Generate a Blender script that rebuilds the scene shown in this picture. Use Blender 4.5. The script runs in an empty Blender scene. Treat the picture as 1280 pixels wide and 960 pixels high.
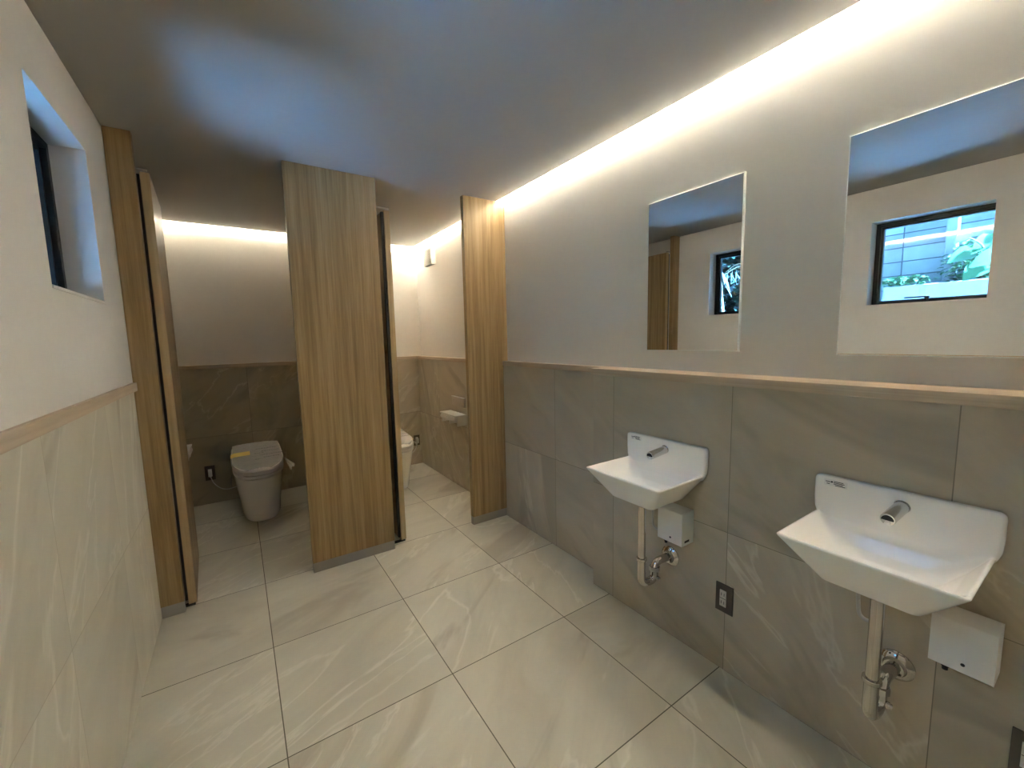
import bpy, bmesh, math, random
from mathutils import Vector, Matrix
random.seed(7)
S = bpy.context.scene
C = S.collection
PI = math.pi

# ------------------------------------------------------------------ key planes (metres)
XL = -0.4534            # left wall plaster
XU = 1.660              # right wall plaster
XR = 1.6194             # right wall tile (far half)
XB = 1.5175             # right wall tile, thickened half behind the basins
YS = 0.1167             # where the thickened half ends
YP = 1.156              # front of the stall panels
YB = 2.892              # tile on the back wall
YU = 2.915              # plaster on the back wall
YF = -2.45              # wall behind the camera
ZC = 2.34               # ceiling
ZW = 1.200              # top of the wainscot rail
CEX, CEY = 1.595, 2.818 # ceiling edges along the light slots

# ------------------------------------------------------------------ camera
cam = bpy.data.cameras.new('camera')
cam.sensor_width = 36.0
cam.lens = 516.62 / 1280 * 36.0
cam.clip_start = 0.02
camo = bpy.data.objects.new('camera', cam)
C.objects.link(camo)
r2 = Vector((0.83138603, -0.55524244, -0.02243008))
u2 = Vector((0.07908499, 0.07827095, 0.99379033))
fw = Vector((0.55003894, 0.82799728, -0.10898472))
M = Matrix.Identity(4)
for i in range(3):
    M[i][0], M[i][1], M[i][2] = r2[i], u2[i], -fw[i]
M[0][3], M[1][3], M[2][3] = -0.03755, -1.44939, 1.36368
camo.matrix_world = M
S.camera = camo

# ------------------------------------------------------------------ view, world, sun, lights
S.view_settings.view_transform = 'Standard'
S.view_settings.look = 'None'
S.view_settings.gamma = 1.0
S.view_settings.use_curve_mapping = False
S.view_settings.exposure = 0.0
S.cycles.max_bounces = 14
S.cycles.diffuse_bounces = 8
S.cycles.glossy_bounces = 6
S.cycles.transparent_max_bounces = 10
S.cycles.sample_clamp_indirect = 0.0
S.cycles.caustics_reflective = False
S.cycles.caustics_refractive = False

SKY = (0.17, 0.46, 1.0)
SKY_STRENGTH = 11.0
SUN_STRENGTH = 360.0
LED = (1.0, 0.925, 0.765)
LED_R, LED_L, LED_B = 32.0, 18.5, 26.0      # watts per metre of strip

w = bpy.data.worlds.new('sky')
S.world = w
w.use_nodes = True
bg = w.node_tree.nodes['Background']
bg.inputs[0].default_value = (*SKY, 1)
bg.inputs[1].default_value = SKY_STRENGTH

sun = bpy.data.lights.new('sun', 'SUN')
sun.energy = SUN_STRENGTH
sun.angle = 0.05
sun.color = (0.18, 0.47, 1.0)
suno = bpy.data.objects.new('sun', sun)
suno.location = (-1, -3, 5)
suno.rotation_euler = Vector((0.0, 0.66, -0.75)).to_track_quat('-Z', 'Y').to_euler()
C.objects.link(suno)

def area(name, loc, direction, sx, sy, power, color, up='Y', portal=False):
    l = bpy.data.lights.new(name, 'AREA')
    l.shape = 'RECTANGLE'
    l.size, l.size_y = sx, sy
    l.energy = power
    l.color = color
    o = bpy.data.objects.new(name, l)
    o.location = loc
    o.rotation_euler = Vector(direction).to_track_quat('-Z', up).to_euler()
    C.objects.link(o)
    if portal:
        l.cycles.is_portal = True
    return o

def led(name, a, b, out, watts):
    """a run of LED tape lying on the ceiling panel, facing the wall across the slot"""
    a, b = Vector(a), Vector(b)
    d = (b - a); L = d.length; d.normalize()
    out = Vector(out).normalized()
    l = bpy.data.lights.new(name, 'AREA')
    l.shape = 'RECTANGLE'
    l.size, l.size_y = L, 0.010
    l.energy = watts * L
    l.color = LED
    o = bpy.data.objects.new(name, l)
    z = -out; x = d; y = z.cross(x)
    m = Matrix((x, y, z)).transposed().to_4x4()
    m.translation = (a + b) / 2
    o.matrix_world = m
    C.objects.link(o)
led('cove_lamp_right', (1.560, YF + .05, 2.373), (1.560, YU - .06, 2.373), (1, 0, -0.25), LED_R)
led('cove_lamp_back_left', (XL + .02, 2.783, 2.373), (.56, 2.783, 2.373), (0, 1, -0.25), LED_L)
led('cove_lamp_back_right', (.60, 2.783, 2.373), (1.54, 2.783, 2.373), (0, 1, -0.25), LED_B)
for (ya, yb) in ((0.26, 0.83), (-0.935, -0.36)):
    area('window_portal', (-0.60, (ya + yb) / 2, 1.83), (1, 0, 0), yb - ya, 0.57, 1, (1, 1, 1), 'Z', True)

# ------------------------------------------------------------------ materials
class N:
    """small node-tree helper"""
    def __init__(s, name):
        s.m = bpy.data.materials.new(name)
        s.m.use_nodes = True
        s.t = s.m.node_tree
        s.b = s.t.nodes['Principled BSDF']
        s.out = s.t.nodes['Material Output']
    def n(s, typ, **kw):
        nd = s.t.nodes.new(typ)
        for k, v in kw.items():
            setattr(nd, k, v)
        return nd
    def set(s, sock, v):
        if isinstance(v, bpy.types.NodeSocket):
            s.t.links.new(v, sock)
        else:
            sock.default_value = v
    def math(s, op, a, b=0.0, c=None):
        nd = s.n('ShaderNodeMath', operation=op)
        s.set(nd.inputs[0], a); s.set(nd.inputs[1], b)
        if c is not None: s.set(nd.inputs[2], c)
        return nd.outputs[0]
    def vec(s, x, y, z):
        nd = s.n('ShaderNodeCombineXYZ')
        for i, v in enumerate((x, y, z)): s.set(nd.inputs[i], v)
        return nd.outputs[0]
    def vmath(s, op, a, b):
        nd = s.n('ShaderNodeVectorMath', operation=op)
        s.set(nd.inputs[0], a); s.set(nd.inputs[1], b)
        return nd.outputs[0]
    def noise(s, v, scale, detail=2.0, rough=0.5, dist=0.0):
        nd = s.n('ShaderNodeTexNoise')
        s.set(nd.inputs['Vector'], v)
        nd.inputs['Scale'].default_value = scale
        nd.inputs['Detail'].default_value = detail
        nd.inputs['Roughness'].default_value = rough
        nd.inputs['Distortion'].default_value = dist
        return nd.outputs['Fac']
    def ramp(s, f, stops):
        nd = s.n('ShaderNodeValToRGB')
        s.set(nd.inputs[0], f)
        el = nd.color_ramp.elements
        while len(el) < len(stops): el.new(0.5)
        for e, (p, c) in zip(el, stops):
            e.position = p; e.color = (*c, 1)
        return nd.outputs[0]
    def mix(s, f, a, b, blend='MIX'):
        nd = s.n('ShaderNodeMix', data_type='RGBA', blend_type=blend)
        s.set(nd.inputs[0], f)
        s.set(nd.inputs[6], (*a, 1) if isinstance(a, tuple) else a)
        s.set(nd.inputs[7], (*b, 1) if isinstance(b, tuple) else b)
        return nd.outputs[2]
    def pos(s):
        g = s.n('ShaderNodeNewGeometry')
        sp = s.n('ShaderNodeSeparateXYZ')
        s.t.links.new(g.outputs['Position'], sp.inputs[0])
        return g.outputs['Position'], sp.outputs
    def base(s, col): s.set(s.b.inputs['Base Color'], (*col, 1) if isinstance(col, tuple) else col)

def plain(name, col, rough=0.5, metal=0.0, spec=0.5, coat=0.0, var=0.0):
    k = N(name)
    if var:
        p, _ = k.pos()
        f = k.noise(p, 30, 3)
        k.base(k.mix(f, tuple(c * (1 - var) for c in col), tuple(min(1, c * (1 + var)) for c in col)))
    else:
        k.base(col)
    k.b.inputs['Roughness'].default_value = rough
    k.b.inputs['Metallic'].default_value = metal
    k.b.inputs['Specular IOR Level'].default_value = spec
    k.b.inputs['Coat Weight'].default_value = coat
    return k.m

def stone(name, ua, va, u0, v0, su, sv, lo, hi, vein, dark, grout, ang=0.6, rough=0.38, seed=0.0, joint=0.0013):
    """large stone-look porcelain tiles: cloudy body, pale and dark bands that change at each joint"""
    k = N(name)
    p, xyz = k.pos()
    ax = {'x': 0, 'y': 1, 'z': 2}
    u = k.math('DIVIDE', k.math('SUBTRACT', xyz[ax[ua]], u0), su)
    v = k.math('DIVIDE', k.math('SUBTRACT', xyz[ax[va]], v0), sv)
    iu, iv = k.math('FLOOR', u), k.math('FLOOR', v)
    fu, fv = k.math('FRACT', u), k.math('FRACT', v)
    du = k.math('MULTIPLY', k.math('MINIMUM', fu, k.math('SUBTRACT', 1.0, fu)), su)
    dv = k.math('MULTIPLY', k.math('MINIMUM', fv, k.math('SUBTRACT', 1.0, fv)), sv)
    j = k.math('LESS_THAN', k.math('MINIMUM', du, dv), joint)
    wn = k.n('ShaderNodeTexWhiteNoise', noise_dimensions='3D')
    k.set(wn.inputs['Vector'], k.vec(k.math('ADD', iu, seed), iv, 3.7))
    rnd = wn.outputs['Color']; rv = wn.outputs['Value']
    off = k.n('ShaderNodeVectorMath', operation='SCALE')
    k.set(off.inputs[0], rnd); off.inputs['Scale'].default_value = 23.0
    ru = k.math('MULTIPLY', k.math('ADD', xyz[ax[ua]], 0.0), 1.0)
    rv_ = xyz[ax[va]]
    # each tile's bands lean by their own angle
    an = k.math('ADD', k.math('MULTIPLY', k.math('SUBTRACT', rv, 0.5), 1.1), ang)
    ca, sa = k.math('COSINE', an), k.math('SINE', an)
    pu = k.math('ADD', k.math('MULTIPLY', ru, ca), k.math('MULTIPLY', rv_, sa))
    pv = k.math('SUBTRACT', k.math('MULTIPLY', rv_, ca), k.math('MULTIPLY', ru, sa))
    q = k.vmath('ADD', k.vec(k.math('MULTIPLY', pu, 0.75), k.math('MULTIPLY', pv, 2.1), 0.0), off.outputs[0])
    cloud = k.noise(q, 1.5, 6, 0.6, 1.2)
    col = k.ramp(cloud, [(0.30, lo), (0.70, hi)])
    n2 = k.noise(k.vmath('ADD', q, (5.1, 2.3, 8.0)), 0.8, 5, 0.55, 1.6)
    ridge = k.math('ABSOLUTE', k.math('SUBTRACT', n2, 0.5))
    pale = k.math('SUBTRACT', 1.0, k.math('SMOOTH_MIN', k.math('DIVIDE', ridge, 0.016), 1.0, 0.3))
    col = k.mix(k.math('MULTIPLY', k.math('MAXIMUM', pale, 0.0), k.math('MULTIPLY', k.math('GREATER_THAN', rv, 0.3), k.math('MULTIPLY', k.noise(q, 2.0, 2), 1.25))), col, vein)
    n3 = k.noise(k.vmath('ADD', q, (1.7, 9.3, 4.0)), 1.1, 4, 0.55, 1.2)
    band = k.n('ShaderNodeMapRange', interpolation_type='SMOOTHSTEP')
    k.set(band.inputs[0], n3)
    band.inputs[1].default_value, band.inputs[2].default_value = 0.56, 0.68
    col = k.mix(k.math('MULTIPLY', band.outputs[0], 0.75), col, dark)
    fine = k.noise(p, 160, 2)
    col = k.mix(k.math('MULTIPLY', k.math('SUBTRACT', fine, 0.5), 0.25), col, hi)
    tone = k.math('ADD', 0.94, k.math('MULTIPLY', rv, 0.12))
    tn = k.n('ShaderNodeVectorMath', operation='SCALE')
    k.set(tn.inputs[0], col); k.set(tn.inputs['Scale'], tone)
    k.base(k.mix(j, tn.outputs[0], grout))
    k.set(k.b.inputs['Roughness'], k.math('ADD', rough, k.math('MULTIPLY', j, 0.4)))
    k.b.inputs['Specular IOR Level'].default_value = 0.45
    return k.m

def wood(name, dark, mid, light, along='z', rough=0.45, scale=1.0):
    k = N(name)
    p, xyz = k.pos()
    f = {'z': (1, 1, .035), 'y': (1, .035, 1), 'x': (.035, 1, 1)}[along]
    q = k.vmath('MULTIPLY', p, f)
    warp = k.noise(q, 5 * scale, 2, 0.5)
    q2 = k.vmath('ADD', q, k.vec(k.math('MULTIPLY', warp, .04), k.math('MULTIPLY', warp, .04), 0.0))
    grain = k.noise(q2, 34 * scale, 6, 0.66, 0.2)
    broad = k.noise(q2, 7 * scale, 2, 0.5)
    f1 = k.math('ADD', k.math('MULTIPLY', grain, 0.78), k.math('MULTIPLY', broad, 0.22))
    col = k.ramp(f1, [(0.33, dark), (0.50, mid), (0.66, light)])
    pore = k.noise(k.vmath('MULTIPLY', p, tuple(c * c if c != 1 else 1 for c in (f[0], f[1], f[2]))), 210 * scale, 2)
    col = k.mix(k.math('MULTIPLY', k.math('GREATER_THAN', pore, 0.60), 0.18), col, dark)
    k.base(col)
    k.b.inputs['Roughness'].default_value = rough
    k.b.inputs['Specular IOR Level'].default_value = 0.35
    return k.m

TLO, THI = (0.54, 0.515, 0.435), (0.66, 0.635, 0.545)
TVN, TDK = (0.76, 0.735, 0.66), (0.44, 0.405, 0.33)
GRT = (0.15, 0.135, 0.105)
MT = {}
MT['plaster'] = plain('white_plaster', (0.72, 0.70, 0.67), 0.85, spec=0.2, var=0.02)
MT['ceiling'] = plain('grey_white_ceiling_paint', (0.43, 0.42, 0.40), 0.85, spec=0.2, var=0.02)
MT['floor'] = stone('floor_stone_tile', 'x', 'y', 0.0, 0.0, 0.6, 0.6036, TLO, THI, TVN, TDK, GRT, 0.5, 0.36, 1, 0.0019)
WLO, WHI = (0.44, 0.387, 0.297), (0.56, 0.497, 0.387)
WVN, WDK = (0.68, 0.635, 0.54), (0.35, 0.305, 0.235)
WGR = (0.25, 0.22, 0.17)
MT['tile_r'] = stone('wall_stone_tile_right', 'y', 'z', -0.025, 0.0, 0.594, 0.585, WLO, WHI, WVN, WDK, WGR, 0.9, 0.42, 11)
MT['tile_rr'] = stone('wall_stone_tile_far', 'y', 'z', -0.04, 0.0, 0.6, 0.585, WLO, WHI, WVN, WDK, WGR, 0.9, 0.42, 23)
MT['tile_l'] = stone('wall_stone_tile_left', 'y', 'z', 0.02, 0.0, 0.6, 0.585, TLO, THI, TVN, TDK, (0.50, 0.47, 0.39), 0.9, 0.42, 31)
MT['tile_b'] = stone('wall_stone_tile_back', 'x', 'z', 0.03, 0.0, 0.6, 0.585, WLO, WHI, WVN, WDK, WGR, 0.7, 0.42, 43)
MT['oak'] = wood('oak_laminate', (0.205, 0.13, 0.055), (0.33, 0.222, 0.105), (0.43, 0.305, 0.165))
MT['oak_edge'] = wood('oak_edge_band', (0.34, 0.235, 0.125), (0.44, 0.32, 0.18), (0.52, 0.40, 0.25))
MT['rail'] = wood('pale_ash_rail', (0.42, 0.32, 0.22), (0.52, 0.42, 0.31), (0.60, 0.50, 0.38), 'y', 0.5)
MT['rail_x'] = wood('pale_ash_rail_back', (0.42, 0.32, 0.22), (0.52, 0.42, 0.31), (0.60, 0.50, 0.38), 'x', 0.5)
MT['kick'] = plain('brushed_grey_metal', (0.36, 0.335, 0.30), 0.45, 0.4, var=0.05)
MT['black'] = plain('black_rubber', (0.012, 0.011, 0.011), 0.6)
MT['frame'] = plain('black_aluminium', (0.006, 0.007, 0.009), 0.45)
MT['ceramic'] = plain('white_glazed_ceramic', (0.90, 0.885, 0.85), 0.14, spec=0.3)
MT['plastic'] = plain('white_plastic', (0.78, 0.78, 0.76), 0.35)
MT['chrome'] = plain('chrome', (0.60, 0.585, 0.56), 0.09, 1.0)
MT['satin'] = plain('satin_chrome', (0.70, 0.69, 0.67), 0.22, 1.0)
MT['mirror'] = plain('mirror_silver', (0.86, 0.88, 0.88), 0.0, 1.0)
MT['mirror_edge'] = plain('polished_glass_edge', (0.86, 0.90, 0.88), 0.2)  # whitish bevel: the glow reflected in the glass is put into its colour
MT['plate'] = plain('dark_bronze_plate', (0.085, 0.068, 0.050), 0.4)
MT['dark'] = plain('dark_recess', (0.02, 0.02, 0.02), 0.5)
MT['grille'] = plain('grey_grille', (0.66, 0.64, 0.60), 0.6)
MT['remote'] = plain('beige_grey_plastic', (0.52, 0.46, 0.37), 0.35)
MT['socket'] = plain('beige_socket_insert', (0.55, 0.51, 0.45), 0.4)
MT['hose'] = plain('grey_hose', (0.45, 0.44, 0.42), 0.4)
MT['ink'] = plain('printed_ink', (0.04, 0.04, 0.045), 0.6)
MT['paper'] = plain('sticker_paper', (0.78, 0.77, 0.75), 0.6)
MT['yellow'] = plain('yellow_tape', (0.75, 0.58, 0.10), 0.35)
MT['sensor'] = plain('sensor_window', (0.015, 0.013, 0.012), 0.15)
MT['concrete'] = plain('exterior_concrete', (0.20, 0.20, 0.198), 0.9, var=0.12)
MT['bounce_slope'] = plain('pale_bounce_slope', (0.72, 0.72, 0.70), 0.9, var=0.05)  # kept pale so the added slope throws light towards the ceiling
MT['ground'] = plain('exterior_gravel', (0.60, 0.60, 0.58), 0.95, var=0.2)
MT['leaf'] = plain('bright_green_leaf', (0.06, 0.20, 0.08), 0.4, var=0.2)
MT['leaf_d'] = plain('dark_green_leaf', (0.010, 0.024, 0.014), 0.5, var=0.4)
MT['leaf_s'] = plain('small_green_leaf', (0.07, 0.17, 0.07), 0.5, var=0.4)
MT['blade'] = plain('pale_palm_blade', (0.04, 0.055, 0.045), 0.5, var=0.2)
MT['stem'] = plain('plant_stem', (0.12, 0.10, 0.05), 0.7)
MT['soil'] = plain('soil', (0.10, 0.08, 0.06), 0.9, var=0.3)

def blocks_mat():
    k = N('concrete_block_wall')
    p, xyz = k.pos()
    u = k.math('DIVIDE', k.math('ADD', xyz[1], 0.02), 0.40)
    v = k.math('DIVIDE', k.math('SUBTRACT', xyz[2], 1.79), 0.145)
    fu, fv = k.math('FRACT', u), k.math('FRACT', v)
    du = k.math('MULTIPLY', k.math('MINIMUM', fu, k.math('SUBTRACT', 1.0, fu)), .40)
    dv = k.math('MULTIPLY', k.math('MINIMUM', fv, k.math('SUBTRACT', 1.0, fv)), .145)
    j = k.math('LESS_THAN', k.math('MINIMUM', du, dv), 0.006)
    wn = k.n('ShaderNodeTexWhiteNoise', noise_dimensions='3D')
    k.set(wn.inputs['Vector'], k.vec(k.math('FLOOR', u), k.math('FLOOR', v), 0.0))
    f = k.math('ADD', k.math('MULTIPLY', k.noise(p, 9, 4), 0.6), k.math('MULTIPLY', wn.outputs['Value'], 0.4))
    col = k.ramp(f, [(0.25, (0.13, 0.134, 0.134)), (0.75, (0.23, 0.235, 0.23))])
    k.base(k.mix(j, col, (0.045, 0.045, 0.045)))
    k.b.inputs['Roughness'].default_value = 0.9
    return k.m
MT['blocks'] = blocks_mat()

def glass_mat():
    k = N('clear_window_glass')
    tr = k.n('ShaderNodeBsdfTransparent')
    tr.inputs[0].default_value = (0.95, 0.98, 0.97, 1)
    gl = k.n('ShaderNodeBsdfGlossy')
    gl.inputs['Roughness'].default_value = 0.0
    fr = k.n('ShaderNodeFresnel')
    fr.inputs[0].default_value = 1.5
    mx = k.n('ShaderNodeMixShader')
    k.t.links.new(k.math('MINIMUM', k.math('MULTIPLY', fr.outputs[0], 1.0), 1.0), mx.inputs[0])
    k.t.links.new(tr.outputs[0], mx.inputs[1]); k.t.links.new(gl.outputs[0], mx.inputs[2])
    k.t.links.new(mx.outputs[0], k.out.inputs[0])
    return k.m
MT['glass'] = glass_mat()

def film_mat():
    """clear crinkled wrapping film with smudged print"""
    k = N('printed_clear_film')
    tr = k.n('ShaderNodeBsdfTransparent')
    p, xyz = k.pos()
    k.base((0.80, 0.80, 0.77))
    k.b.inputs['Roughness'].default_value = 0.12
    bump = k.n('ShaderNodeBump')
    bump.inputs['Strength'].default_value = 0.6
    bump.inputs['Distance'].default_value = 0.006
    k.t.links.new(k.noise(p, 34, 3, 0.6, 1.0), bump.inputs['Height'])
    k.t.links.new(bump.outputs[0], k.b.inputs['Normal'])
    mx = k.n('ShaderNodeMixShader')
    mx.inputs[0].default_value = 0.55
    k.t.links.new(tr.outputs[0], mx.inputs[1]); k.t.links.new(k.b.outputs[0], mx.inputs[2])
    k.t.links.new(mx.outputs[0], k.out.inputs[0])
    return k.m
MT['film'] = film_mat()

# ------------------------------------------------------------------ mesh helpers
OFF = {}
def base_of(o):
    v = Vector((0, 0, 0))
    while o is not None:
        v += o.location
        o = o.parent
    return v

class MB:
    def __init__(s): s.bm = bmesh.new()
    def _xf(s, verts, T):
        if T is not None:
            for v in verts: v.co = T @ v.co
    def box(s, x0, x1, y0, y1, z0, z1, bev=0.0, seg=2, T=None):
        b = bmesh.new()
        bmesh.ops.create_cube(b, size=1)
        for v in b.verts:
            v.co = Vector(((x0 + x1) / 2 + v.co.x * (x1 - x0), (y0 + y1) / 2 + v.co.y * (y1 - y0), (z0 + z1) / 2 + v.co.z * (z1 - z0)))
        if bev:
            bmesh.ops.bevel(b, geom=list(b.edges), offset=bev, segments=seg, affect='EDGES', profile=0.5)
        s.merge(b, T)
        return s
    def merge(s, b, T=None):
        mp = {}
        for v in b.verts:
            mp[v] = s.bm.verts.new(T @ v.co if T is not None else v.co)
        for f in b.faces:
            try:
                nf = s.bm.faces.new([mp[v] for v in f.verts])
                nf.material_index = f.material_index
            except ValueError: pass
        b.free()
    def loft(s, rings, cap0=True, cap1=True, closed=True):
        rows = [[s.bm.verts.new(p) for p in r] for r in rings]
        n = len(rows[0])
        for a, b in zip(rows, rows[1:]):
            for i in range(n if closed else n - 1):
                j = (i + 1) % n
                s.bm.faces.new((a[i], a[j], b[j], b[i]))
        if cap0: s.bm.faces.new(list(reversed(rows[0])))
        if cap1: s.bm.faces.new(rows[-1])
        return s
    def lathe(s, origin, axis, prof, n=28):
        """prof: (distance along axis, radius)"""
        o = Vector(origin); a = Vector(axis).normalized()
        t = Vector((0, 0, 1)) if abs(a.z) < .9 else Vector((1, 0, 0))
        e1 = a.cross(t).normalized(); e2 = a.cross(e1)
        s.loft([[o + a * d + (e1 * math.cos(2 * PI * i / n) + e2 * math.sin(2 * PI * i / n)) * max(r, 1e-4) for i in range(n)] for d, r in prof])
        return s
    def tube(s, pts, r, fillet=0.0, n=16, seg=8):
        P = [Vector(p) for p in pts]
        path = [P[0]]
        for a, b, c in zip(P, P[1:], P[2:]):
            d1 = (a - b); d2 = (c - b)
            f = min(fillet, d1.length * .49, d2.length * .49)
            if f <= 0: path.append(b); continue
            p0 = b + d1.normalized() * f; p1 = b + d2.normalized() * f
            for i in range(seg + 1):
                t = i / seg
                path.append(p0 * (1 - t) ** 2 + b * 2 * t * (1 - t) + p1 * t * t)
        path.append(P[-1])
        rings = []; e1 = None
        for i, p in enumerate(path):
            d = (path[min(i + 1, len(path) - 1)] - path[max(i - 1, 0)]).normalized()
            if e1 is None:
                t = Vector((0, 0, 1)) if abs(d.z) < .9 else Vector((1, 0, 0))
                e1 = d.cross(t).normalized()
            else:
                e1 = (e1 - d * e1.dot(d)).normalized()
            e2 = d.cross(e1)
            rr = r(i / (len(path) - 1)) if callable(r) else r
            rings.append([p + (e1 * math.cos(2 * PI * k / n) + e2 * math.sin(2 * PI * k / n)) * rr for k in range(n)])
        s.loft(rings)
        return s
    def build(s, name, mat, parent=None, smooth=True, angle=35):
        bmesh.ops.recalc_face_normals(s.bm, faces=list(s.bm.faces))
        o_ = base_of(parent) if parent is not None else Vector((0, 0, 0))
        if s.bm.verts:
            lo = Vector([min(v.co[i] for v in s.bm.verts) for i in range(3)])
            hi = Vector([max(v.co[i] for v in s.bm.verts) for i in range(3)])
            c = (lo + hi) / 2
            if parent is None: c.z = lo.z
        for v in s.bm.verts: v.co -= c
        me = bpy.data.meshes.new(name)
        s.bm.to_mesh(me); s.bm.free()
        for m in (mat if isinstance(mat, (list, tuple)) else [mat]):
            me.materials.append(m)
        if smooth:
            for p in me.polygons: p.use_smooth = True
            try: me.set_sharp_from_angle(angle=math.radians(angle))
            except Exception: pass
        o = bpy.data.objects.new(name, me)
        o.location = c - o_
        C.objects.link(o)
        if parent is not None: o.parent = parent
        return o

def B(*a, **k): return MB().box(*a, **k)
def thing(name, label, cat, loc, group=None):
    o = bpy.data.objects.new(name, None)
    o.empty_display_size = 0.05
    o.location = loc
    C.objects.link(o)
    return tag(o, label, cat, group)
def tag(o, label, cat, group=None):
    o['label'] = label; o['category'] = cat
    if group: o['group'] = group
    return o
def struct(o):
    o['kind'] = 'structure'
    return o
def rrect(x0, x1, y0, y1, r, z, n=6):
    out = []
    for (cx, cy, a0) in ((x1 - r, y1 - r, 0), (x0 + r, y1 - r, PI / 2), (x0 + r, y0 + r, PI), (x1 - r, y0 + r, 1.5 * PI)):
        for i in range(n + 1):
            a = a0 + PI / 2 * i / n
            out.append((cx + r * math.cos(a), cy + r * math.sin(a), z))
    return out

# ------------------------------------------------------------------ room shell
WIN = {'window_1': (0.260, 0.832), 'window_2': (-0.935, -0.362)}
WZ0, WZ1 = 1.545, 2.115
XO = -0.64                                    # outer face of the left wall

struct(B(XL - .05, XU + .02, YF - .1, YU + .1, -0.12, 0.0).build('floor', MT['floor'], smooth=False))
mb = MB()
ys = [YF - .1, *WIN['window_2'], *WIN['window_1'], YU + .1]
mb.box(XO, XL, ys[0], ys[5], -0.12, WZ0)
mb.box(XO, XL, ys[0], ys[5], WZ1, 2.62)
for a, b in ((ys[0], ys[1]), (ys[2], ys[3]), (ys[4], ys[5])):
    mb.box(XO, XL, a, b, WZ0, WZ1)
wl = struct(mb.build('wall_left', MT['plaster'], smooth=False))
B(XL - .01, XL + .002, YF, YU, 0, 1.165).build('tile_wainscot', MT['tile_l'], wl, smooth=False)
wr = struct(B(XU, XU + .12, YF - .1, YU + .1, -0.12, 2.62).build('wall_right', MT['plaster'], smooth=False))
B(XR, XU, YS, YB, 0, 1.170).build('tile_wainscot', MT['tile_rr'], wr, smooth=False)
B(XB, XU, YF, YS, 0, 1.170).build('tile_wainscot', MT['tile_r'], wr, smooth=False)
wb = struct(B(XO, XU + .12, YU, YU + .12, -0.12, 2.62).build('wall_back', MT['plaster'], smooth=False))
B(XL, XR, YB, YU, 0, 1.170).build('tile_wainscot', MT['tile_b'], wb, smooth=False)
struct(B(XO, XU + .12, YF - .12, YF, -0.12, 2.62).build('wall_front', MT['plaster'], smooth=False))
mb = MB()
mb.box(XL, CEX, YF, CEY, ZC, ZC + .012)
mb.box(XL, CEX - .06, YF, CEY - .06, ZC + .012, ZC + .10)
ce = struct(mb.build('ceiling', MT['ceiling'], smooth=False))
B(XO, XU + .12, YF - .12, YU + .12, 2.46, 2.62).build('cove_top', MT['plaster'], ce, smooth=False)
# wooden rails that cap the tile
struct(B(XL, XL + .016, YF, YP, 1.158, 1.198, bev=.002).build('trim_1', MT['rail'], smooth=False))
struct(B(XB - .008, XU, YF, YS + .008, 1.166, ZW, bev=.002).build('trim_2', MT['rail'], smooth=False))
struct(B(XR - .008, XU, YS + .008, YB - .008, 1.166, ZW, bev=.002).build('trim_3', MT['rail'], smooth=False))
struct(B(XL, XR - .008, YB - .008, YU, 1.166, ZW, bev=.002).build('trim_4', MT['rail_x'], smooth=False))

struct(B(XL, XL + .016, YP + .044, YB - .008, 1.158, 1.198, bev=.002).build('trim_5', MT['rail'], smooth=False))

# windows in the left wall
for name, (a, b) in WIN.items():
    fx0, fx1 = -0.612, -0.553
    mb = MB()
    t = 0.026
    a0, a = a, a - .034
    mb.box(fx0, fx1, a, a + t, WZ0, WZ1, bev=.002); mb.box(fx0, fx1, b - t, b, WZ0, WZ1, bev=.002)
    mb.box(fx0, fx1, a + t, b - t, WZ1 - t, WZ1, bev=.002); mb.box(fx0, fx1, a + t, b - t, WZ0, WZ0 + t * .7, bev=.002)
    fr = struct(mb.build(name, MT['frame'], smooth=False))
    mb = MB()
    s0, s1, q = fx0 + .012, fx1 - .018, t + .014
    mb.box(s0, s1, a + t, a + q, WZ0 + t * .7, WZ1 - t); mb.box(s0, s1, b - q, b - t, WZ0 + t * .7, WZ1 - t)
    mb.box(s0, s1, a + q, b - q, WZ1 - q, WZ1 - t); mb.box(s0, s1, a + q, b - q, WZ0 + t * .7, WZ0 + t * .7 + .010)
    mb.build('sash', MT['frame'], fr, smooth=False)
    B(-0.588, -0.584, a + q - .004, b - q + .004, WZ0 + t, WZ1 - q + .004).build('pane', MT['glass'], fr, smooth=False)
    if name == 'window_2':
        m = MB()
        m.box(fx1 - .020, fx1 + .008, -0.662, -0.640, WZ0 + .012, WZ0 + .042, bev=.002)
        m.box(fx1 - .002, fx1 + .014, -0.650, -0.540, WZ0 + .034, WZ0 + .043, bev=.002)
        m.build('handle', MT['frame'], fr, smooth=False)
    B(XL - .09, XL + .004, a0 - .004, b + .004, WZ0 - .010, WZ0, bev=.0015).build('window_sill', MT['plaster'], fr, smooth=False)

# ------------------------------------------------------------------ stall panels and doors
def panel(label, x0, x1, y1=YP + .040, ztop=ZC):
    t = thing('partition_panel', label, 'partition', ((x0 + x1) / 2, (YP + y1) / 2, 0))
    B(x0, x1, YP, y1, .060, ztop, bev=.0012).build('board', MT['oak'], t, smooth=False)
    B(x0 + .001, x1 - .001, YP + .002, y1 - .002, 0, .060).build('kick_plate', MT['kick'], t, smooth=False)
    return t
panel('narrow oak panel against the left wall beside the far window', XL + .002, -0.357)
panel('wide oak panel standing free between the two stall openings', 0.247, 0.738)
panel('oak panel against the right wall at the mouth of the right stall', 1.326, XU)

t = thing('stall_divider', 'oak board wall dividing the two toilet stalls, behind the wide panel', 'partition', (0.59, 2.04, 0))
B(0.57, 0.606, YP + .040, YB, .06, 2.34, bev=.0012).build('board', MT['oak'], t, smooth=False)
B(0.572, 0.604, YP + .042, YB, 0, .06).build('kick_plate', MT['kick'], t, smooth=False)

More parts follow.
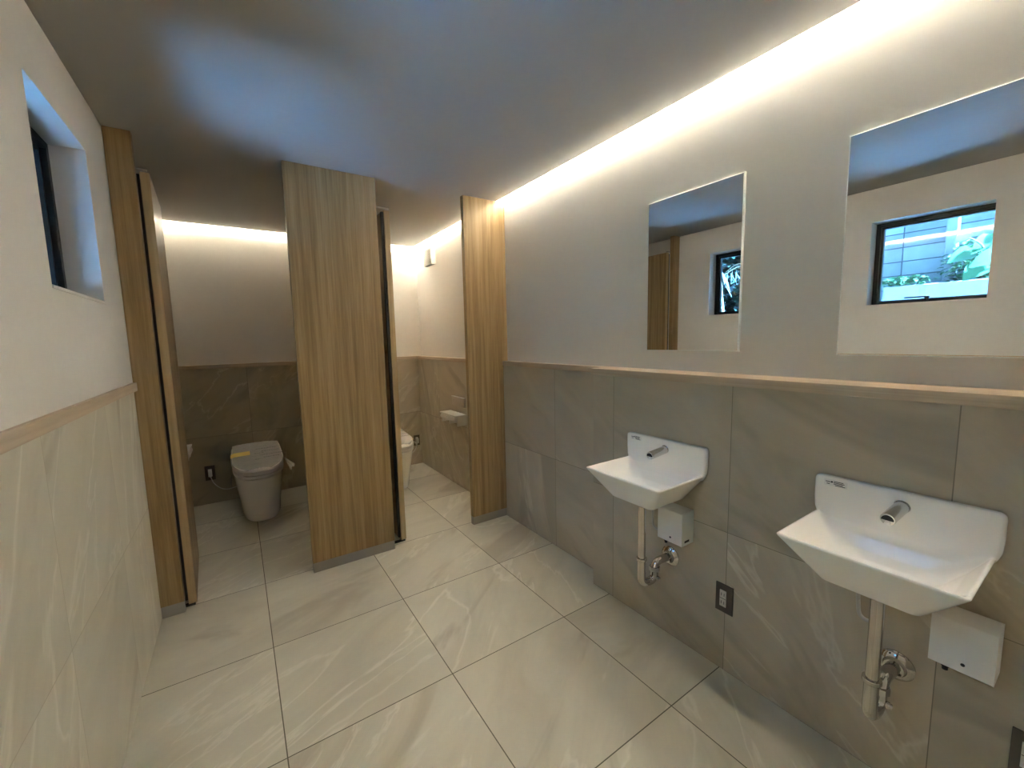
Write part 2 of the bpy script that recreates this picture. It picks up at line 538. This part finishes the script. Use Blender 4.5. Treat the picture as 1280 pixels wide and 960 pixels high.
def door(label, x0, y0, ang, hinge_dx):
    """leaf hung at (x0, y0), swung in by ang from straight in"""
    t = thing('stall_door', label, 'door', (x0, y0, 0.012))
    T = Matrix.Translation((x0, y0, 0)) @ Matrix.Rotation(ang, 4, 'Z')
    th, L, z0, z1 = .036, .60, .014, 2.182
    m = MB(); m.box(0, th, .002, L, z0, z1, bev=.0012, T=T); m.build('leaf', MT['oak'], t, smooth=False)
    m = MB(); m.box(.001, th - .001, -.001, .002, z0, z1, T=T); m.build('edge_band', MT['oak_edge'], t, smooth=False)
    m = MB(); m.box(-.016, -.001, .004, .022, z0 + .02, z1 - .01, T=T); m.build('hinge_seal', MT['black'], t, smooth=False)
    # pivot arms at top and bottom that reach the panel
    m = MB(); m.box(hinge_dx, th * .8, -.012, .006, z1 + .003, z1 + .013, bev=.002, T=T)
    m.lathe(T @ Vector((th * .4, .012, z1)), (0, 0, 1), [(-.004, .007), (.016, .007)], 12)
    m.build('pivot', MT['kick'], t)
    m = MB(); m.box(hinge_dx, th * .8, -.002, .016, .001, z0, bev=.002, T=T); m.build('pivot', MT['black'], t)
    return t
door('oak door of the left stall, swung in along the left wall', -0.347, 1.204, 0.045, -.03)
door('oak door of the right stall, edge-on beside the wide panel', 0.803, 1.225, 0.045, -.075)

# ------------------------------------------------------------------ mirrors
def mirror(label, y0, y1, z0, z1):
    b = bmesh.new()
    bmesh.ops.create_cube(b, size=1)
    x0, x1 = XU - .012, XU - .0005
    for v in b.verts:
        v.co = Vector(((x0 + x1) / 2 + v.co.x * (x1 - x0), (y0 + y1) / 2 + v.co.y * (y1 - y0), (z0 + z1) / 2 + v.co.z * (z1 - z0)))
    bmesh.ops.bevel(b, geom=[e for e in b.edges if all(v.co.x < x0 + 1e-4 for v in e.verts)], offset=.004, segments=1, affect='EDGES')
    b.faces.ensure_lookup_table()
    for f in b.faces:
        f.normal_update()
        f.material_index = 0 if f.normal.x < -.95 else 1
    m = MB(); m.bm.free(); m.bm = b
    o = m.build('wall_mirror', [MT['mirror'], MT['mirror_edge']], smooth=False)
    return tag(o, label, 'mirror')
mirror('frameless mirror above the farther washbasin, reflecting stall door and window edge', -0.566, -0.117, 1.291, 1.985)
mirror('frameless mirror above the nearer washbasin, reflecting a whole window with plants', -1.341, -0.893, 1.283, 1.983)

# ------------------------------------------------------------------ washbasins
def remeshed(mb, voxel):
    me = bpy.data.meshes.new('tmp'); 
    bmesh.ops.recalc_face_normals(mb.bm, faces=list(mb.bm.faces))
    mb.bm.to_mesh(me); mb.bm.free()
    o = bpy.data.objects.new('tmp', me); C.objects.link(o)
    r = o.modifiers.new('r', 'REMESH'); r.mode = 'VOXEL'; r.voxel_size = voxel
    s = o.modifiers.new('s', 'SMOOTH'); s.factor = .5; s.iterations = 6
    dg = bpy.context.evaluated_depsgraph_get()
    res = bpy.data.meshes.new_from_object(o.evaluated_get(dg))
    bpy.data.objects.remove(o); bpy.data.meshes.remove(me)
    b = bmesh.new(); b.from_mesh(res); bpy.data.meshes.remove(res)
    m = MB(); m.bm.free(); m.bm = b
    return m

def basin(label, yc, tw, hd):
    t = thing('washbasin', label, 'washbasin', (XB, yc, .28), 'wall-hung washbasins')
    m = MB()
    Y = lambda h: (yc - h, yc + h)
    rings = [rrect(1.292, 1.50, *Y(.098), .022, .670), rrect(1.280, 1.505, *Y(.107), .022, .673)]
    rings += [rrect(1.211, 1.517, *Y(.190), .012, .786), rrect(1.209, 1.517, *Y(.192), .012, .790),
              rrect(1.212, 1.516, *Y(.189), .010, .7935)]
    rings += [rrect(1.217, 1.512, *Y(.184), .010, .793), rrect(1.223, 1.494, *Y(.179), .016, .787)]
    rings += [rrect(1.248, 1.484, *Y(.152), .035, .752), rrect(1.276, 1.466, *Y(.118), .045, .716), rrect(1.300, 1.446, *Y(.086), .045, .697), rrect(1.335, 1.415, *Y(.04), .03, .692)]
    m.loft(rings)
    # splash back with a swept foot
    m.loft([rrect(xx, 1.5172, yc - h, yc + h, .009, z, 4) for xx, h, z in ((1.4925, .184, .770), (1.492, .194, .786), (1.492, .200, .805), (1.492, .2025, .840),
            (1.492, .2025, .894), (1.4925, .2005, .902), (1.494, .197, .906), (1.497, .191, .908))])
    remeshed(m, .0026).build('bowl', MT['ceramic'], t, angle=180)
    # spout: slim cylinder leaning down, sensor eye over the outlet
    a, b = Vector((1.494, yc - .011, .866)), Vector((1.398, yc - .005, .853))
    ax = (b - a).normalized()
    m = MB(); m.lathe(a - ax * .004, ax, [(0, .0195), (.005, .0195), (.007, .0172), (.097, .0172), (.1015, .0162), (.1015, .004)], 28)
    sp = m.build('spout', MT['satin'], t)
    e1 = ax.cross(Vector((0, 1, 0))).normalized()
    if e1.z < 0: e1 = -e1
    e2 = ax.cross(e1)
    c0 = b + ax * .0000
    half = [c0 + e1 * (.0135 * math.sin(q)) + e2 * (.0135 * math.cos(q)) for q in [PI * i / 14 for i in range(15)]]
    m = MB(); m.loft([[p - e1 * .002 for p in half], [p - e1 * .002 + ax * .0022 for p in half]]); m.build('sensor_eye', MT['sensor'], sp, smooth=False)
    m = MB(); m.lathe(c0 - e1 * .0085 - ax * .004, ax + Vector((0, 0, -.5)), [(0, .006), (.010, .006), (.011, .004)], 14); m.build('outlet', MT['plastic'], sp)
    # waste: tail pipe, collar, P-trap and wall flange
    xp, yp = 1.347, yc - .011
    xb, yb, zb = 1.416, yp - tw, .378
    ye = yp - tw - .008
    m = MB()
    m.lathe((xp, yp, .6705), (0, 0, -1), [(0, .0215), (.004, .0215), (.004, .0185), (.012, .0185), (.012, .0205), (.020, .0205), (.022, .0165)], 26)
    m.tube([(xp, yp, .652), (xp, yp, .398)], .0160, n=24)
    m.tube([(xp, yp, .410), (xp, yp, .296), (xb, yb, .296), (xb, yb, zb), (XB - .004, ye, zb)], .0172, .034, n=22, seg=10)
    dp = m.build('drain_pipe', MT['chrome'], t)
    m = MB(); m.lathe((xp, yp, .416), (0, 0, -1), [(0, .0165), (.001, .0215), (.004, .0225), (.011, .0225), (.014, .0205), (.016, .0172)], 26); m.build('collar', MT['chrome'], dp)
    m = MB(); m.lathe((xb, yb, .360), (0, 0, -1), [(0, .0172), (.002, .0225), (.020, .0225), (.023, .018)], 8); m.build('nut', MT['chrome'], dp)
    mid = Vector(((xp + xb) / 2 + .012, (yp + yb) / 2, .300))
    m = MB(); m.lathe((xb - .002, yb - .010, .312), (.35, -1, -.25), [(0, .010), (.012, .010), (.013, .0075), (.018, .0075)], 12); m.build('cleanout_plug', MT['chrome'], dp)
    m = MB(); m.lathe((XB - .0005, ye, zb), (-1, 0, 0), [(0, .044), (.004, .044), (.010, .038), (.015, .028), (.026, .024), (.027, .0175)], 32); m.build('wall_flange', MT['chrome'], t)
    # supply hose looping under the bowl
    m = MB(); m.tube([(1.49, yc + hd + .030, .70), (1.478, yc + hd + .060, .60), (1.474, yc + hd + .050, .50), (1.474, yc + hd + .006, .50), (1.478, yc + hd + .004, .60), (1.488, yc + hd, .70)], .0055, .05, n=10); m.build('supply_hose', MT['hose'], t)
    # sticker at the upper left of the splash back
    st = B(1.4912, 1.4925, yc + .115, yc + .175, .880, .900).build('sticker', MT['paper'], t, smooth=False)
    m = MB()
    lines = [(.171, .158, .8935, .0022), (.168, .160, .8870, .0022), (.150, .125, .8965, .0020), (.150, .122, .8925, .0020), (.150, .126, .8885, .0020), (.146, .120, .8845, .0020)]
    for (ya, yb_, z, h) in lines:
        m.box(1.4906, 1.4913, yc + yb_, yc + ya, z - h, z, T=None)
    m.lathe((1.4913, yc + .1545, .893), (-1, 0, 0), [(0, .0028), (.0007, .0028)], 12)
    m.build('print', MT['ink'], st, smooth=False)['kind'] = 'stuff'
    m = MB(); m.box(1.2760, 1.2790, yc + .008, yc + .030, .6800, .6822); m.build('maker_mark', MT['kick'], t, smooth=False)
    return t
basin('farther white washbasin, the one nearer the stalls, under the far mirror', -0.333, .014, -.022)
basin('large foreground white washbasin at right, under the nearer mirror', -1.110, .003, .010)

def control_box(label, y0, y1, z0, z1, win):
    x0 = 1.435
    t = thing('faucet_control_box', label, 'control box', (XB, (y0 + y1) / 2, z0), 'tap control boxes')
    # case with a chamfered top front
    prof = [(XB - .0005, z0), (x0 + .003, z0), (x0, z0 + .003), (x0, z1 - .004), (x0 + .003, z1 - .001), (XB - .0005, z1)]
    m = MB(); m.loft([[(x, y, z) for x, z in prof] for y in (y0, y0 + .0015, y1 - .0015, y1)]); m.build('case', MT['plastic'], t, smooth=False)
    yc = y0 + (y1 - y0) * .46
    m = MB(); m.lathe((x0 + .0005, yc, z0 + .024), (-1, 0, 0), [(0, .0042), (.0012, .0042), (.0015, .003)], 14); m.build('screw_cap', MT['dark'], t)
    if win:
        B(x0 + .020, x0 + .052, y0 - .0008, y0 + .001, z0 + .012, z0 + .021, bev=.0003).build('slot', MT['dark'], t, smooth=False)
    m = MB(); m.lathe((x0 + .018, y1 - .030, z0 + .002), (0, 0, -1), [(0, .0085), (.010, .0085), (.011, .006), (.020, .006)], 14); m.build('inlet', MT['dark'], t)
    return t
control_box('white control box under the farther washbasin', -0.474, -0.357, .487, .628, True)
control_box('white control box at lower right under the nearer washbasin', -1.325, -1.209, .490, .623, False)

# ------------------------------------------------------------------ outlets on the right wall
def outlet(label, y0, y1, z0, z1, x=XB):
    t = thing('power_outlet', label, 'power outlet', (x, (y0 + y1) / 2, z0))
    B(x - .006, x - .0002, y0, y1, z0, z1, bev=.0015).build('plate', MT['plate'], t, smooth=False)
    yc, zc = (y0 + y1) / 2 + .004, (z0 + z1) / 2
    B(x - .0085, x - .004, yc - .013, yc + .013, zc - .034, zc + .034, bev=.001).build('socket', MT['socket'], t, smooth=False)
    m = MB()
    for dz in (-.017, .017):
        for dy in (-.0055, .0055):
            m.box(x - .0092, x - .008, yc + dy - .001, yc + dy + .001, zc + dz - .006, zc + dz + .006)
    m.box(x - .0090, x - .008, yc - .012, yc + .012, zc - .0008, zc + .0008)
    m.build('slots', MT['dark'], t, smooth=False)
    return t
outlet('dark outlet plate low on the tile between the two washbasins', -0.652, -0.582, .250, .368)
outlet('dark outlet plate at the lower right edge, below the control box', -1.425, -1.355, .248, .366)

# ------------------------------------------------------------------ toilets
def dshape(xc, hw, yf, yb, z, n=40, p=2.6):
    """plan of the bowl: straight at the back, a full curve in front"""
    out = []
    ym = yb - (yb - yf) * .42
    for i in range(n + 1):
        a = PI * i / n
        c, s = math.cos(a), math.sin(a)
        x = xc - hw * math.copysign(abs(c) ** (2 / p), c)
        y = ym - (ym - yf) * abs(s) ** (2 / p)
        out.append((x, y, z))
    for k, (a, b) in enumerate(((.995, .10), (.975, .06), (.93, .028), (.86, .008), (.76, 0))):
        out.append((xc + hw * a, yb - b, z))
    for a, b in ((.76, 0), (.86, .008), (.93, .028), (.975, .06), (.995, .10)):
        out.append((xc - hw * a, yb - b, z))
    return out
def toilet(label, xc):
    yb = YB - .012
    t = thing('toilet', label, 'toilet', (xc, 2.5, 0), 'wrapped toilets')
    m = MB()
    prof = [(0, .132, 2.205), (.012, .137, 2.197), (.10, .143, 2.18), (.23, .160, 2.145), (.325, .172, 2.122), (.353, .174, 2.119), (.357, .170, 2.124)]
    m.loft([dshape(xc, hw, yf, yb - .02, z) for z, hw, yf in prof]); m.build('bowl', MT['ceramic'], t, angle=50)
    m = MB()
    m.loft([dshape(xc, h, y, yb - .06, z) for z, h, y in ((.359, .170, 2.125), (.363, .178, 2.114), (.383, .180, 2.111), (.387, .176, 2.116))]); m.build('seat', MT['plastic'], t, angle=50)
    # lid rising towards the cistern end
    m = MB()
    def lidring(dz, hw, yf, ybk):
        r = dshape(xc, hw, yf, ybk, 0)
        return [(x, y, dz + max(0, (y - 2.12)) * .085 - .10 * ((x - xc) / .19) ** 2 * (.12 if dz > .405 else 0)) for x, y, _ in r]
    m.loft([lidring(.389, .178, 2.114, yb - .02), lidring(.393, .183, 2.108, yb - .015), lidring(.417, .184, 2.107, yb - .014), lidring(.428, .176, 2.118, yb - .02), lidring(.433, .12, 2.18, yb - .06), lidring(.435, .03, 2.35, yb - .2)])
    lid = m.build('lid', MT['plastic'], t, angle=40)
    # printed film sheet stretched over the lid, drooping at one side
    m = MB()
    nx, ny = 26, 26
    rows = []
    for j in range(ny + 1):
        y = 2.135 + (2.82 - 2.135) * j / ny
        r = []
        for i in range(nx + 1):
            u = -1 + 2 * i / nx
            x = xc + u * .172 * (1 - .55 * max(0, 1 - j / 9) ** 2)
            z = .4385 + (y - 2.12) * .085 + random.uniform(0, .003) - .010 * u * u
            r.append((x, y, z))
        rows.append(r)
    m.loft(rows, False, False, closed=False)
    m.loft([[(x, y, z - .0006) for x, y, z in r] for r in rows], False, False, closed=False)
    fl = m.build('wrapping_film', MT['film'], t, angle=60)
    # print on the film: rows of dark lettering dashes
    m = MB()
    for (ux, wv, y) in [(-.005, .14, 2.60), (.03, .12, 2.52), (.015, .15, 2.43), (.04, .10, 2.36), (-.02, .05, 2.48), (-.02, .03, 2.33)]:
        x = xc + ux
        while x < xc + ux + wv:
            l = random.uniform(.006, .016)
            zz = .4425 + (y - 2.12) * .085
            m.box(x, x + l, y, y + .010, zz, zz + .0006)
            x += l + .006
    m.build('print', MT['ink'], fl, smooth=False)['kind'] = 'stuff'
    m = MB()
    for (ya, yb2, za) in ((2.46, 2.56, .0),):
        rr = []
        for j in range(5):
            y = ya + (yb2 - ya) * j / 4
            rr.append([(xc - .186, y, .405 + (y - 2.12) * .085), (xc - .184, y, .435 + (y - 2.12) * .085), (xc - .16, y, .444 + (y - 2.12) * .085), (xc - .05, y, .4465 + (y - 2.12) * .085)])
        m.loft(rr, False, False, closed=False)
        m.loft([[(x, y, z + .0008) for x, y, z in r] for r in rr], False, False, closed=False)
    m.build('yellow_tape', MT['yellow'], t, smooth=False)
    # loose corners of the wrapping
    m = MB()
    for (dx, y, sx, zt) in ((.183, 2.33, 1, .415), (-.176, 2.20, -1, .39)):
        rr = []
        for j in range(6):
            f = j / 5
            rr.append([(xc + dx + sx * (.004 + .075 * f * (.4 + .6 * (k / 5))) * (1 if sx > 0 else .25), y + .13 * (k / 5) - .02 * f, zt - .075 * f - .012 * math.sin(k * 2.1) * f) for k in range(6)])
        m = MB()
        m.loft(rr, False, False, closed=False)
        m.loft([[(x, y_, z - .0008) for x, y_, z in r] for r in rr], False, False, closed=False)
        m.build('film_flap', MT['film'], t, angle=60)
    m = MB()
    tg = [[(xc - .130, 2.158, .408), (xc - .106, 2.133, .408)], [(xc - .134, 2.150, .388), (xc - .108, 2.127, .382)], [(xc - .122, 2.150, .362), (xc - .102, 2.133, .350)]]
    m.loft(tg, False, False, closed=False)
    m.loft([[(x, y + .001, z) for x, y, z in r] for r in tg], False, False, closed=False)
    m.build('glint_tag', MT['paper'], t, smooth=False)  # white tab standing in for a bright glint on the wrapping
    return t
tl = toilet('film-wrapped toilet with yellow tape in the dim left stall', 0.045)
tr_ = toilet('film-wrapped toilet half hidden by the door edge in the bright right stall', 1.135)

def back_outlet(label, x0, x1, z0, z1, tlt, cord_to):
    t = thing('power_outlet', label, 'power outlet', ((x0 + x1) / 2, YB, z0))
    B(x0, x1, YB - .006, YB - .0002, z0, z1, bev=.0015).build('plate', MT['plate'], t, smooth=False)
    xc, zc = (x0 + x1) / 2, (z0 + z1) / 2
    B(xc - .014, xc + .014, YB - .009, YB - .004, zc - .03, zc + .035, bev=.001).build('socket', MT['paper'], t, smooth=False)
    m = MB()
    m.box(xc - .013, xc + .013, YB - .034, YB - .009, zc - .03, zc + .025, bev=.005)
    m.tube([(xc, YB - .022, zc - .025), (xc + cord_to[0] * .12, YB - .03, zc - .10), (xc + cord_to[0] * .5, YB - .035, zc - .165), cord_to[1]], .0035, .05, n=10)
    m.build('power_cord', MT['plastic'], tlt)
back_outlet('dark outlet with a white plug on the back wall of the left stall', -0.338, -0.266, .208, .334, tl, (.18, (-.08, YB - .05, .13)))
back_outlet('dark outlet on the back wall behind the wrapped toilet of the right stall', 1.525, 1.592, .210, .325, tr_, (-.25, (1.26, YB - .05, .13)))

# ------------------------------------------------------------------ things on the stall walls
def paper_holder(label, xw, s, y0, y1, z, sc=1.0):
    """double roll holder; s = -1 when it sticks out towards -x"""
    t = thing('toilet_roll_holder', label, 'toilet roll holder', (xw, (y0 + y1) / 2, z - .09))
    def bx(a, b, *r, **k):
        xs = sorted((xw + s * a * sc, xw + s * b * sc)); return B(xs[0], xs[1], *r, **k)
    bx(.0005, .115, y0, y1, z - .012, z, bev=.003).build('shelf', MT['plastic'], t)
    yc = (y0 + y1) / 2
    for ya, yb in ((y0, y0 + .012), (yc - .006, yc + .006), (y1 - .012, y1)):
        bx(.0005, .095, ya, yb, z - .095, z - .010, bev=.003).build('bracket', MT['plastic'], t)
    bx(.0005, .010, y0, y1, z - .095, z - .010, bev=.002).build('back_plate', MT['plastic'], t)
    for ya, yb in ((y0 + .016, yc - .010), (yc + .010, y1 - .016)):
        # curved cutter flap, closed by an end lip
        m = MB()
        prof = [(.098, -.014), (.112, -.022), (.118, -.038), (.114, -.052), (.110, -.051), (.113, -.038), (.108, -.026), (.096, -.018)]
        m.loft([[(xw + s * sc * a, y, z + b) for a, b in prof] for y in (ya, yb)])
        m.build('flap', MT['plastic'], t)
        m = MB(); m.tube([(xw + s * sc * .055, ya - .008, z - .068), (xw + s * sc * .055, yb + .008, z - .068)], .011, n=14); m.build('spindle', MT['plastic'], t)
    return t
paper_holder('white double toilet roll holder on the right wall of the right stall', XR, -1, 1.775, 2.105, .705)
paper_holder('white toilet roll holder half hidden behind the left stall door', XL + .002, 1, 2.20, 2.47, .622, .72)

t = thing('remote_panel', 'slim white control panel on the tile above the double roll holder', 'remote control', (XR, 1.92, .765))
B(XR - .020, XR - .0003, 1.795, 2.035, .765, .848, bev=.003).build('case', MT['remote'], t)
B(XR - .022, XR - .0003, 1.793, 2.037, .846, .851, bev=.001).build('top_lip', MT['plastic'], t)
for k in range(4):
    B(XR - .0212, XR - .0195, 1.815 + k * .053, 1.845 + k * .053, .80, .825, bev=.0004).build('button', MT['remote'], t, smooth=False)

t = thing('ventilation_fan', 'small white vent box high on the right wall of the right stall', 'vent', (XU, 2.5, 2.105))
B(XU - .048, XU - .0003, 2.405, 2.600, 2.105, 2.265, bev=.006).build('case', MT['plastic'], t)
m = MB()
for k in range(11):
    m.box(XU - .0515, XU - .0475, 2.425, 2.580, 2.120 + k * .0123, 2.1262 + k * .0123)
m.build('grille', MT['grille'], t, smooth=False)

# ------------------------------------------------------------------ outside the windows
struct(B(-4.2, XO, -6.0, 6.5, -0.4, -0.12).build('ground', MT['ground'], smooth=False))
struct(B(-2.85, -2.6, -6.0, 6.5, -0.12, 2.9).build('retaining_wall', MT['blocks'], smooth=False))
struct(B(-2.6, -2.52, -0.43, -0.345, -0.12, 2.9, bev=.01).build('wall_pilaster', MT['concrete'], smooth=False))
mb = MB()
mb.box(-2.30, -2.22, -3.0, 0.02, -0.12, 1.80, bev=.01)
pl = struct(mb.build('planter_kerb', MT['concrete'], smooth=False))
struct(B(-2.6, -2.30, -3.0, 0.02, -0.12, 1.76).build('planter_soil', MT['soil'], smooth=False))

m = MB(); m.loft([[(x, y, z) for x, z in ((-2.22, -.12), (-0.85, -.12), (-0.85, .10), (-2.18, 1.22), (-2.22, 1.22))] for y in (-6.0, 6.5)])  # unseen slope, added to bounce sunlight up through the windows
struct(m.build('light_bounce_slope', MT['bounce_slope'], smooth=False))

def leaf(m, p, d, up, L, W, curl=.25, heart=False):
    d = Vector(d).normalized(); up = Vector(up)
    sd = d.cross(up).normalized(); nn = sd.cross(d).normalized()
    n = 6
    L0 = []; R0 = []; Md = []
    for i in range(n + 1):
        f = i / n
        wv = W * (math.sin(PI * (f ** .6 if heart else f) ** .9) ** .8 if 0 < f < 1 else 0.02)
        c = Vector(p) + d * L * f - nn * curl * L * f * f
        Md.append(m.bm.verts.new(c)); L0.append(m.bm.verts.new(c - sd * wv / 2 + nn * wv * .14)); R0.append(m.bm.verts.new(c + sd * wv / 2 + nn * wv * .14))
    for i in range(n):
        m.bm.faces.new((L0[i], Md[i], Md[i + 1], L0[i + 1])); m.bm.faces.new((Md[i], R0[i], R0[i + 1], Md[i + 1]))

def bush(label, cx, cy, z0, rx, ry, h, n, L, W, mat, group=None, name='leafy_shrub'):
    t = thing(name, label, 'shrub', (cx, cy, z0), group)
    m = MB(); st = MB()
    for k in range(9):
        a = 2 * PI * k / 9
        st.tube([(cx, cy, z0), (cx + rx * .4 * math.cos(a), cy + ry * .4 * math.sin(a), z0 + h * .5), (cx + rx * .75 * math.cos(a), cy + ry * .75 * math.sin(a), z0 + h * .8)], .006, .05, n=6)
    st.build('stem', MT['stem'], t)
    for k in range(n):
        a = random.uniform(0, 2 * PI); r = random.random() ** .5; f = random.random()
        env = math.sin(PI * min(1, .15 + .8 * f)) ** .6
        p = (cx + rx * r * env * math.cos(a), cy + ry * r * env * math.sin(a), z0 + h * f)
        leaf(m, p, (math.cos(a) + random.uniform(-.6, .6), math.sin(a) + random.uniform(-.6, .6), random.uniform(-.4, .6)), (random.uniform(-.3, .3), random.uniform(-.3, .3), 1), L * random.uniform(.6, 1.2), W * random.uniform(.7, 1.2))
    m.build('foliage', mat, t, angle=180)
    return t
bush('dark small-leaved bush on the kerb outside the nearer window', -2.42, -0.62, 1.76, .17, .26, .42, 520, .06, .042, MT['leaf_s'])
bush('low ivy trailing along the kerb outside the nearer window', -2.28, -0.12, 1.80, .05, .24, .09, 160, .05, .04, MT['leaf_s'], name='ivy')
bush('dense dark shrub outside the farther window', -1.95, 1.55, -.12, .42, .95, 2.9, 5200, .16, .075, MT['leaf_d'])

t = thing('broad_leaf_plant', 'plant with big bright round leaves outside the nearer window', 'plant', (-1.10, -1.02, -.12))
st = MB(); m = MB()
spec = [(-.735, 1.885, .15, .13), (-.80, 1.775, .16, .14), (-.87, 1.83, .16, .13), (-.83, 1.965, .17, .13), (-.93, 1.93, .15, .12), (-.72, 2.00, .11, .08), (-.95, 2.05, .15, .12), (-.93, 1.72, .15, .12)]
for k, (y, z, L, W) in enumerate(spec):
    x = -1.02 + .05 * ((k * 7) % 3)
    st.tube([(-1.10, -1.02, -.12), (-1.10, -1.06, 1.2), (x - .03, y - .10, z - .06), (x, y - .02 if y > -.9 else y, z)], .006, .1, n=8)
    leaf(m, (x, y - .05, z + .02), (.35, .75 if k % 2 == 0 else .35, -.35), (1, 0, .55), L, W, .15, True)
st.build('stem', MT['stem'], t); m.build('foliage', MT['leaf'], t, angle=180)

t = thing('palm_plant', 'palm with pale drooping fronds outside the farther window', 'plant', (-1.12, 1.05, -.12))
st = MB(); m = MB()
st.tube([(-1.12, 1.05, -.12), (-1.12, 1.07, 1.6), (-1.10, 1.10, 1.98)], lambda f: .03 - .015 * f, .2, n=10)
for k in range(5):
    a = -2.2 + k * .9
    tip = Vector((-1.10 + .45 * math.cos(a) * .7, 1.10 + .55 * math.sin(a), 1.86))
    mid = Vector((-1.10 + .2 * math.cos(a), 1.10 + .25 * math.sin(a), 2.12))
    st.tube([(-1.10, 1.10, 1.97), mid, tip], .004, .3, n=6)
    for q in range(9):
        f = .2 + .8 * q / 8
        c = Vector((-1.10, 1.10, 1.97)) * (1 - f) ** 2 + mid * 2 * f * (1 - f) + tip * f * f
        for sgn in (-1, 1):
            leaf(m, c, (math.cos(a) * .5 - sgn * math.sin(a) * .6, math.sin(a) * .5 + sgn * math.cos(a) * .6, -.9), (0, 0, 1), .17, .010, .1)
st.build('stem', MT['stem'], t); m.build('frond', MT['blade'], t, angle=180)
